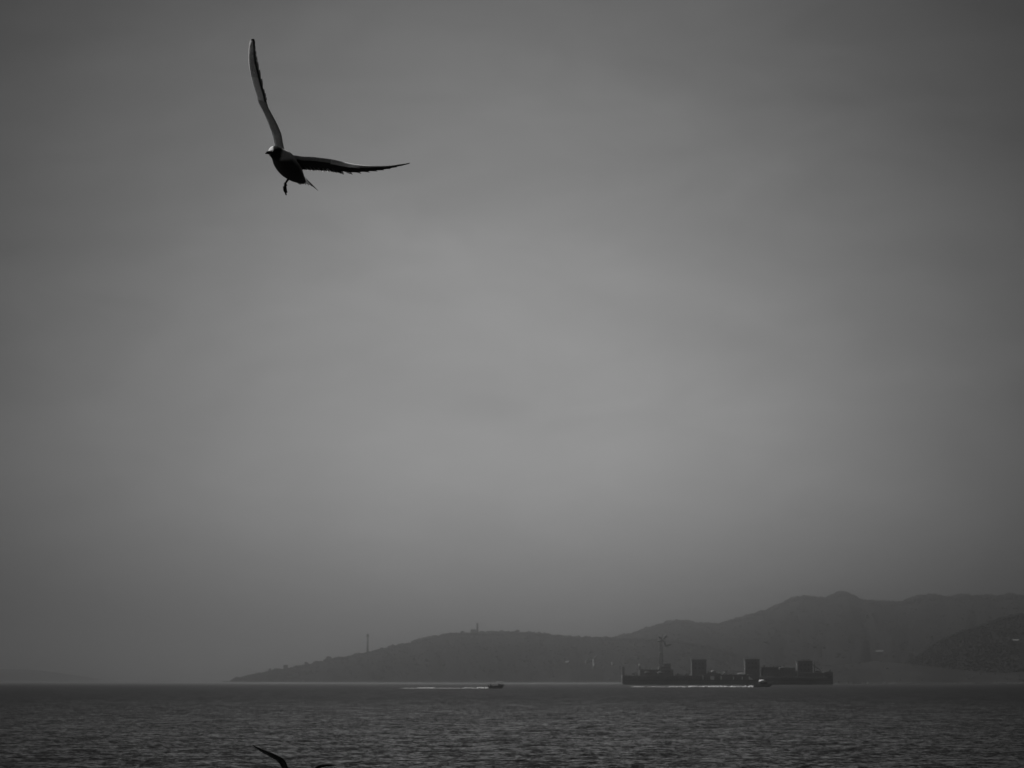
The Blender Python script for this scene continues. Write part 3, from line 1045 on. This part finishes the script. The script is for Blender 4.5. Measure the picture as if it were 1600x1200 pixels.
class Gull:
    """pixel-and-depth control points (px, py, d) -> real 3-D points around one root; d in the same unit, away from the lens"""

    def __init__(self, cx, cy, depth, label, group):
        self.depth = depth
        self.u = depth / F
        self.root = empty('gull', at_depth(cx, cy, depth), label, 'gull', group)
        self.o = self.root.location.copy()

    def where(self, off):
        """photograph pixel of a point given by its offset from the root"""
        q = self.o + off - Vector((0, 0, CAM_H))
        zc = q.y * math.cos(PITCH) + q.z * math.sin(PITCH)
        return 800 + F * q.x / zc, 600 - F * (q.z * math.cos(PITCH) - q.y * math.sin(PITCH)) / zc

    def P(self, p):
        return at_depth(p[0], p[1], self.depth + p[2] * self.u) - self.o

    def body_mesh(self, stations, wings, colour_body, tail_col):
        u = self.u
        src_co, src_col = [], []
        bm = bmesh.new()
        rows = catmull(stations, 60)
        n, seg = len(rows), 28
        pts = [self.P(r[:3]) for r in rows]
        rings = []
        for i, r in enumerate(rows):
            t = (pts[min(i + 1, n - 1)] - pts[max(i - 1, 0)]).normalized()
            a = t.cross(Vector((0, 0, 1))).normalized()
            b = a.cross(t).normalized()
            ring = []
            for k in range(seg):
                an = 2 * math.pi * k / seg
                p = pts[i] + (a * math.cos(an) + b * math.sin(an)) * max(r[3], .2) * u
                ring.append(bm.verts.new(p))
                src_co.append(p)
                src_col.append(colour_body(i / (n - 1), math.sin(an), math.cos(an), self.where(p)))
            rings.append(ring)
        for i in range(n - 1):
            for k in range(seg):
                bm.faces.new((rings[i][k], rings[i][(k + 1) % seg], rings[i + 1][(k + 1) % seg], rings[i + 1][k]))
        bm.faces.new(rings[0][::-1])
        bm.faces.new(rings[-1])
        for w in wings:
            n = 120
            L = catmull(w['lead'], n)
            T = catmull(w['trail'], n)
            c = 44
            prev = None
            first = None
            for i in range(n):
                v = i / (n - 1)
                lp, tp = self.P(L[i]), self.P(T[i])
                frac = np.interp(v, w['cover_u'], w['cover'])
                tp = lp.lerp(tp, float(frac))
                lp2 = self.P(L[min(i + 1, n - 1)]) - self.P(L[max(i - 1, 0)])
                ch = tp - lp
                nrm = lp2.cross(ch).normalized() * w['up']
                th = np.interp(v, w['thick_u'], w['thick']) * u
                ring = []
                for k in range(c):
                    s = k / c
                    if s < .5:                      # upper side, trailing -> leading
                        q = 1 - s * 2
                        sg = 1
                    else:
                        q = (s - .5) * 2
                        sg = -1
                    q = q ** 1.6
                    prof = 2.6 * (math.sqrt(max(q, 0)) * 0.55 * (1 - q) + 0.16 * (1 - q) * q) + .10
                    if q < .001:
                        prof = 0.0
                    camber = 0.8 * q * (1 - q)
                    p = lp + ch * q + nrm * th * (sg * prof * .5 + camber)
                    ring.append(bm.verts.new(p))
                    src_co.append(p)
                    src_col.append(w['colour'](v, q * float(frac), sg))
                if prev:
                    for k in range(c):
                        bm.faces.new((prev[k], prev[(k + 1) % c], ring[(k + 1) % c], ring[k]))
                else:
                    first = ring
                prev = ring
            bm.faces.new(first[::-1])
            bm.faces.new(prev)
        bmesh.ops.recalc_face_normals(bm, faces=bm.faces)
        tmp = bpy.data.meshes.new('gull_shell')
        bm.to_mesh(tmp)
        bm.free()
        to = bpy.data.objects.new('gull_shell', tmp)
        COL.objects.link(to)
        md = to.modifiers.new('union', 'REMESH')
        md.mode = 'VOXEL'
        md.voxel_size = 0.55 * u
        sm = to.modifiers.new('relax', 'SMOOTH')
        sm.factor = 0.5
        sm.iterations = 2
        dg = bpy.context.evaluated_depsgraph_get()
        dg.update()
        me = bpy.data.meshes.new_from_object(to.evaluated_get(dg))
        bpy.data.objects.remove(to)
        bpy.data.meshes.remove(tmp)
        me.name = 'body'
        kd = kdtree.KDTree(len(src_co))
        for i, p in enumerate(src_co):
            kd.insert(p, i)
        kd.balance()
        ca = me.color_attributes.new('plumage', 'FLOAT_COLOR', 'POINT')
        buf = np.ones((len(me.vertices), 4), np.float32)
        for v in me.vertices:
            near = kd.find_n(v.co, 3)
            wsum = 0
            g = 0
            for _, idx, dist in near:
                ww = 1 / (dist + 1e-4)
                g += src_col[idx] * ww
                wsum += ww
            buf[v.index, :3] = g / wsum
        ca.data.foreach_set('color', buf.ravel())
        me.materials.clear()
        return link_mesh('body', me, M_plum, self.root, True)

    def feather(self, name, root, tip, normal, width, col_root, col_tip, col_edge=None, bend=0.0, tip_from=.75, wroot=.35, blunt=.62):
        """a vane with a raised shaft: 3 points across, 8 along, real thickness"""
        a, b = root, tip
        ax = b - a
        L = ax.length
        t = ax.normalized()
        side = t.cross(normal).normalized()
        nn = side.cross(t).normalized()
        th = 0.22 * self.u
        n = 9
        V, C, Fc = [], [], []
        for i in range(n):
            q = i / (n - 1)
            w = width * (wroot + (1 - wroot) * min(1, q * 2.2)) * (1 - max(0, (q - blunt) / (1 - blunt)) ** 2.4)
            w = max(w, width * .04)
            c = a + ax * q + nn * (bend * L * q * q)
            g = col_root if q < tip_from else col_tip
            for k, (s, lift) in enumerate(((-1, 0), (0, .5), (1, 0))):
                for lay in (1, -1):
                    p = c + side * (s * w * .5) + nn * (lay * th * .5 + lift * th)
                    V.append(p[:])
                    C.append((col_edge if (col_edge is not None and k == 2) else g) * (.55 if k == 1 else 1))
        idx = lambda i, k, l: i * 6 + k * 2 + l
        for i in range(n - 1):
            for k in range(2):
                Fc.append((idx(i, k, 0), idx(i, k + 1, 0), idx(i + 1, k + 1, 0), idx(i + 1, k, 0)))
                Fc.append((idx(i, k, 1), idx(i + 1, k, 1), idx(i + 1, k + 1, 1), idx(i, k + 1, 1)))
            Fc.append((idx(i, 0, 0), idx(i + 1, 0, 0), idx(i + 1, 0, 1), idx(i, 0, 1)))
            Fc.append((idx(i, 2, 0), idx(i, 2, 1), idx(i + 1, 2, 1), idx(i + 1, 2, 0)))
        for i in (0, n - 1):
            Fc.append((idx(i, 0, 0), idx(i, 0, 1), idx(i, 1, 1), idx(i, 1, 0)))
            Fc.append((idx(i, 1, 0), idx(i, 1, 1), idx(i, 2, 1), idx(i, 2, 0)))
        o = from_np(name, np.array(V), np.array(Fc), M_plum, self.root, False)
        ca = o.data.color_attributes.new('plumage', 'FLOAT_COLOR', 'POINT')
        C = np.array(C)
        buf = np.ones((len(V), 4), np.float32)
        buf[:, :3] = C[:, None]
        ca.data.foreach_set('color', buf.ravel())
        return o

    def wing_feathers(self, w):
        u = self.u
        N = 200
        L = catmull(w['lead'], N)
        T = catmull(w['trail'], N)

        def at(v, q):
            i = int(np.clip(v, 0, 1) * (N - 1))
            return self.P(L[i]).lerp(self.P(T[i]), q)
        span = (at(.6, 0) - at(.3, 0))
        chord = at(.45, 1) - at(.45, 0)
        nrm = span.cross(chord).normalized() * w['up']
        ns = w['n_sec']
        for k in range(ns):                                    # secondaries
            v0 = .06 + (w['wrist'] - .04) * k / (ns - 1)
            v1 = v0 + w['sweep']
            r = at(v0, .42) - nrm * u * .4
            tip = at(v1, 1.0 + random.uniform(-.02, .04)) - nrm * u * (.4 + .5 * (k % 2))
            self.feather('secondary_feather', r, tip, nrm, w['sec_w'] * u, w['sec_col'], w['sec_tip'], w.get('sec_edge'), tip_from=.80, blunt=.80)
        npm = 10
        for k in range(npm):                                   # primaries, inner to outer
            f = k / (npm - 1)
            v0 = w['wrist'] + (.86 - w['wrist']) * f * .85
            v1 = w['wrist'] + .10 + (1.0 - w['wrist'] - .10) * f ** .85
            r = at(v0, .40 - .25 * f) - nrm * u * .2
            tip = at(v1, 1.0 - .35 * f ** 3) - nrm * u * (.3 + .35 * (npm - k) * .3)
            cr, ct = w['prim_col'](f)
            self.feather('primary_feather', r, tip, nrm, w['prim_w'] * u * (1 - .25 * f), cr, ct, tip_from=w.get('prim_tip', .8), bend=w.get('bend', 0.0))


def smooth01(x, a, b):
    t = min(1, max(0, (x - a) / (b - a)))
    return t * t * (3 - 2 * t)


# ---- the large gull
G = Gull(452, 256, 11.6, 'dark gull gliding high at upper left, one wing raised, one spread', 'gulls in flight')


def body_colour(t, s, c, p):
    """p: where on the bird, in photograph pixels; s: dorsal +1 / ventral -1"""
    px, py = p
    g = 0.055                                           # white underparts, with their shade put into the colour
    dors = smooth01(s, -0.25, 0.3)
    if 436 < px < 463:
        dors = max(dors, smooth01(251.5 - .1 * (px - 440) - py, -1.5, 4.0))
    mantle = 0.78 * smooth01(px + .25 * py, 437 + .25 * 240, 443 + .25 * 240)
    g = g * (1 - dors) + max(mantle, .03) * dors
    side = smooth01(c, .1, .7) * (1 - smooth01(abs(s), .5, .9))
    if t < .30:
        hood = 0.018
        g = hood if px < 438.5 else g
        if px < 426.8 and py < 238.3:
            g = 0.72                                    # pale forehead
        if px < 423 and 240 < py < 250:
            g = 0.3                                     # rim light along the throat, painted into the colour
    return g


def up_colour(v, q, s):
    if s < 0:
        return .6
    if v < .40:
        return .74 - .5 * smooth01(q, .25, .9)
    g = .85 - .81 * smooth01(q, .34 + .12 * (1 - v), .50 + .12 * (1 - v))
    if v > .58 and (q * 9.0 + (1 - v) * 2.2) % 1.0 < .32:     # dark edges of the folded primaries
        g *= .35
    if v > .94:
        g = .012
    return g


up_wing = dict(
    lead=[(433, 238, -14), (430, 227, -17), (425.5, 208.5, -19), (419, 191, -20), (412, 175, -20), (403.5, 158.5, -20), (401, 149, -19), (395.5, 132, -15), (391, 113, -10),
          (388.6, 97.5, -4), (388.6, 82, 3), (389.4, 70, 9), (390.4, 64, 12), (393.2, 60.3, 14)],
    trail=[(449, 244, 20), (444, 231, 20), (440, 210, 20), (433.5, 194, 20), (425, 177.5, 19), (419, 165, 19), (416.5, 151.5, 19), (413, 134, 20), (409.3, 117, 21),
           (405, 99, 22), (402.5, 86, 22), (400.8, 73, 21), (400.0, 65.5, 20), (397.8, 60.8, 19)],
    cover_u=[0, .25, .45, .6, .8, 1], cover=[.97, .95, .88, .84, .80, .95],
    thick_u=[0, .1, .4, .7, 1], thick=[9, 7, 5.0, 3.6, 1.8], up=1, wrist=.42, sweep=.05, n_sec=14, sec_w=7.5, prim_w=9.0,
    sec_col=.08, sec_tip=.03, prim_col=lambda f: (.04 + .6 * smooth01(f, .35, .6), .015), prim_tip=.86,
    colour=up_colour)
side_wing = dict(
    lead=[(449, 246, -10), (457, 244.5, -13), (473, 246.5, -17), (488, 247, -20), (505, 249, -22), (520, 251.2, -22), (535, 254.2, -19), (555, 258, -12), (575, 260, -4),
          (595, 260.4, 4), (612, 259.2, 11), (628, 256.8, 18), (641, 254.6, 24)],
    trail=[(458, 262, 18), (464, 261, 20), (473, 264.5, 21), (487, 266, 21), (501, 267, 20), (519, 268.5, 20), (534, 271.2, 21), (549, 271.8, 23), (568, 269.8, 25),
           (588, 267.4, 27), (605, 264.6, 28), (622, 260.6, 28), (639, 256.0, 28)],
    cover_u=[0, .2, .45, .6, .8, 1], cover=[.9, .76, .78, .86, .88, .8],
    thick_u=[0, .1, .4, .7, 1], thick=[11, 11, 10.5, 7.0, 1.8], up=1, wrist=.42, sweep=.05, n_sec=21, sec_w=7.5, prim_w=9.0,
    sec_col=.03, sec_tip=.55, sec_edge=.4, prim_col=lambda f: (.025, .015), prim_tip=.9,
    colour=lambda v, q, s: ((.55 if v < .40 else (.95 - .75 * smooth01(v, .54, .74))) if (s > 0 or q < (.10 if v < .4 or v > .62 else .2)) else .025))  # grey underwing coloured near black, its shade painted in


def fix_up(g, w, want):
    L = catmull(w['lead'], 20)
    T = catmull(w['trail'], 20)
    n = (g.P(L[12]) - g.P(L[6])).cross(g.P(T[9]) - g.P(L[9]))
    w['up'] = 1 if n.dot(Vector(want)) > 0 else -1


fix_up(G, up_wing, (1, -.4, .2))
fix_up(G, side_wing, (0, .2, 1))
STATIONS = [(424.2, 237.3, -60, 3.0), (425.8, 237.4, -57, 7.6), (428.7, 237.7, -52, 9.8), (432, 239.3, -46, 10.6), (436, 243, -38, 12.5), (443, 251, -22, 16.6), (451.5, 261, 0, 17.2),
            (460.5, 271, 24, 13.4), (467, 277.3, 40, 9.2), (472, 281.0, 52, 5.6), (476, 284, 60, 2.6)]
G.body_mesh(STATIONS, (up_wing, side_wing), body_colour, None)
G.wing_feathers(up_wing)
G.wing_feathers(side_wing)
# tail feathers
_ax = (G.P((476, 285, 60)) - G.P((452, 261, 0))).normalized()
_lat = _ax.cross(Vector((0, 0, 1))).normalized()
_tn = _lat.cross(_ax).normalized()
for k, (tx, ty, td, cr) in enumerate(((468.5, 288.3, 58, .03), (473, 288.0, 66, .05), (477.5, 288.6, 76, .10), (482.8, 289.8, 84, .34), (488, 292.0, 92, .36), (492.5, 294.6, 98, .3), (497.2, 298.6, 104, .14))):
    r0 = G.P((463.5 + k * 1.35, 278.5 - k * 1.0, 36 + k * 2))
    G.feather('tail_feather', r0, G.P((tx, ty, td)), (_tn + _lat * (.25 + .05 * k)).normalized(), (8.6 - .6 * k) * G.u, cr, cr * .8, tip_from=.8, blunt=.78)
# beak, eyes
bm = bmesh.new()
bm_tube(bm, [G.P((423, 238.4, -61)), G.P((420, 238.5, -66)), G.P((417.2, 238.7, -70)), G.P((415.4, 239.5, -72)), G.P((414.9, 240.4, -72.5))],
        [3.2 * G.u, 2.6 * G.u, 2.0 * G.u, 1.3 * G.u, .3 * G.u], 10)
bk = from_bm('beak', bm, M_beak, G.root, True)
for ex, ey, ed in ((427.5, 236.6, -62.2), (422.0, 235.0, -55)):
    bm = bmesh.new()
    bmesh.ops.create_uvsphere(bm, u_segments=10, v_segments=8, radius=1.25 * G.u, matrix=Matrix.Translation(G.P((ex, ey, ed))))
    from_bm('eye', bm, M_eye, G.root, True)
# legs with webbed feet hanging down
for dx, dd in ((0, 0), (.9, 9)):
    J = lambda x, y, d: G.P((x + dx, y, d + dd))
    bm = bmesh.new()
    bm_tube(bm, [J(453, 274, 2), J(450, 280, 2), J(447.2, 283.8, 1), J(444.9, 287.2, 0)], [2.0 * G.u, 1.5 * G.u, 1.25 * G.u, 1.6 * G.u], 8)
    lg = from_bm('leg', bm, M_leg, G.root, True)
    bm = bmesh.new()
    toes = [[(444.9, 287.2, 0), (443.2, 292, -3), (443.4, 297, -4), (444.6, 300.5, -4)],
            [(444.9, 287.2, 0), (444.4, 293, -1), (444.9, 299, 0), (446.8, 305, 1)],
            [(444.9, 287.2, 0), (445.9, 292, 2), (446.6, 297, 4), (447.9, 300.8, 5)],
            [(444.9, 287.2, 0), (446.4, 288.6, 2), (447.8, 290.0, 3)]]
    for tset in toes:
        n = len(tset)
        bm_tube(bm, [J(*q) for q in tset], [(1.5 - .9 * i / (n - 1)) * G.u for i in range(n)], 8)
    ft = from_bm('foot', bm, M_leg, lg, True)
    bm = bmesh.new()
    for a, b in ((0, 1), (1, 2)):
        for lay in (-.25, .25):
            va = [bm.verts.new(J(q[0], q[1] - (2 if i == 3 else 0), q[2] + lay)) for i, q in enumerate(toes[a])]
            vb = [bm.verts.new(J(q[0], q[1] - (2 if i == 3 else 0), q[2] + lay)) for i, q in enumerate(toes[b])]
            for i in range(3):
                bm.faces.new((va[i], va[i + 1], vb[i + 1], vb[i]))
    from_bm('web', bm, M_leg, lg)

# ---- second gull, low over the water; only the raised wing tips reach into the picture
G2 = Gull(468, 1240, 17.0, 'gull low over the water at the bottom edge, only dark raised wingtips showing', 'gulls in flight')
w_a = dict(
    lead=[(463, 1232, -6), (459, 1222, -8), (453, 1208, -11), (449, 1198, -13), (446, 1191, -14), (442.5, 1186, -14), (435, 1181.5, -12), (425, 1176.8, -8), (412, 1171.6, -3), (402, 1167.4, 2), (394, 1163.4, 6)],
    trail=[(455, 1236, 18), (450, 1224, 18), (445, 1210, 17), (440.5, 1199.5, 16), (437, 1193, 16), (433.5, 1188.5, 16), (426.5, 1183.8, 16), (416.5, 1178.6, 15), (406, 1173.2, 14), (399, 1168.6, 13), (394.4, 1165, 11)],
    cover_u=[0, .25, .45, .6, .8, 1], cover=[.95, .85, .8, .65, .5, .45],
    thick_u=[0, .1, .4, .7, 1], thick=[6, 5, 3.6, 2.6, 1.2], up=1, wrist=.42, sweep=.05, n_sec=12, sec_w=4.4, prim_w=4.4,
    sec_col=.03, sec_tip=.05, prim_col=lambda f: (.02, .015), prim_tip=.85,
    colour=lambda v, q, s: .05 if v < .4 and s > 0 else .02)
w_b = dict(
    lead=[(472, 1232, -6), (476, 1222, -6), (482, 1211, -4), (488, 1203.5, -1), (493.5, 1198.6, 4), (498.5, 1196.2, 10), (505, 1195.2, 18), (512, 1194.9, 26), (519, 1195.0, 34), (526, 1195.5, 42)],
    trail=[(480, 1236, 18), (484, 1226, 20), (489, 1214, 23), (494, 1206, 27), (498.5, 1200.6, 32), (502, 1198.0, 38), (507.5, 1196.6, 44), (513.5, 1196.0, 48), (520, 1195.9, 52), (526.4, 1195.9, 54)],
    cover_u=[0, .25, .45, .6, .8, 1], cover=[.95, .85, .8, .65, .5, .45],
    thick_u=[0, .1, .4, .7, 1], thick=[6, 5, 3.2, 2.2, 1.2], up=1, wrist=.42, sweep=.05, n_sec=12, sec_w=4.4, prim_w=4.4,
    sec_col=.03, sec_tip=.05, prim_col=lambda f: (.02, .015), prim_tip=.85,
    colour=lambda v, q, s: .05 if v < .4 and s > 0 else .02)
fix_up(G2, w_a, (.3, 0, 1))
fix_up(G2, w_b, (-.3, 0, 1))
ST2 = [(452 + (a - 452) * .68 + 16, 1240 + (b - 256) * .68, d * .68, r * .68) for a, b, d, r in STATIONS]
G2.body_mesh(ST2, (w_a, w_b), lambda t, s, c, p: .02 if t < .28 else (.25 if s > .3 else .05), None)  # belly shade painted in, as on the large gull
G2.wing_feathers(w_a)
G2.wing_feathers(w_b)
Q2 = lambda p: G2.P((452 + (p[0] - 452) * .68 + 16, 1240 + (p[1] - 256) * .68, p[2] * .68))
for k, (tx, ty, td) in enumerate(((468.5, 288.3, 58), (477.5, 288.6, 76), (488, 293.2, 92), (497.2, 298.6, 104))):
    G2.feather('tail_feather', Q2((463.5 + k, 278.5 - k, 38)), Q2((tx, ty, td)), _tn, 5 * G2.u, .2, .1)
bm = bmesh.new()
bm_tube(bm, [Q2((423, 238.2, -61)), Q2((418, 238.6, -68)), Q2((415.9, 240.2, -70.5))], [1.8 * G2.u, 1.1 * G2.u, .2 * G2.u], 8)
from_bm('beak', bm, M_beak, G2.root, True)

# ------------------------------------------------------------------ haze
bm = bmesh.new()
bm_box(bm, -20600, 20600, -20600, 20600, -5.0, 199.0)
M_haze = bpy.data.materials.new('sea_haze')
M_haze.use_nodes = True
_t = M_haze.node_tree
_t.nodes.clear()
_o = _t.nodes.new('ShaderNodeOutputMaterial')
_v = _t.nodes.new('ShaderNodeVolumePrincipled')
_v.inputs['Color'].default_value = (1.0, 1.0, 1.0, 1)
_v.inputs['Density'].default_value = 2.2e-4
_v.inputs['Anisotropy'].default_value = 0.975
_v.inputs['Density Attribute'].default_value = ''
_t.links.new(_v.outputs[0], _o.inputs['Volume'])
hz = from_bm('haze', bm, M_haze)
tag(hz, 'pale sea haze veiling the hills and the horizon', 'haze', kind='stuff')
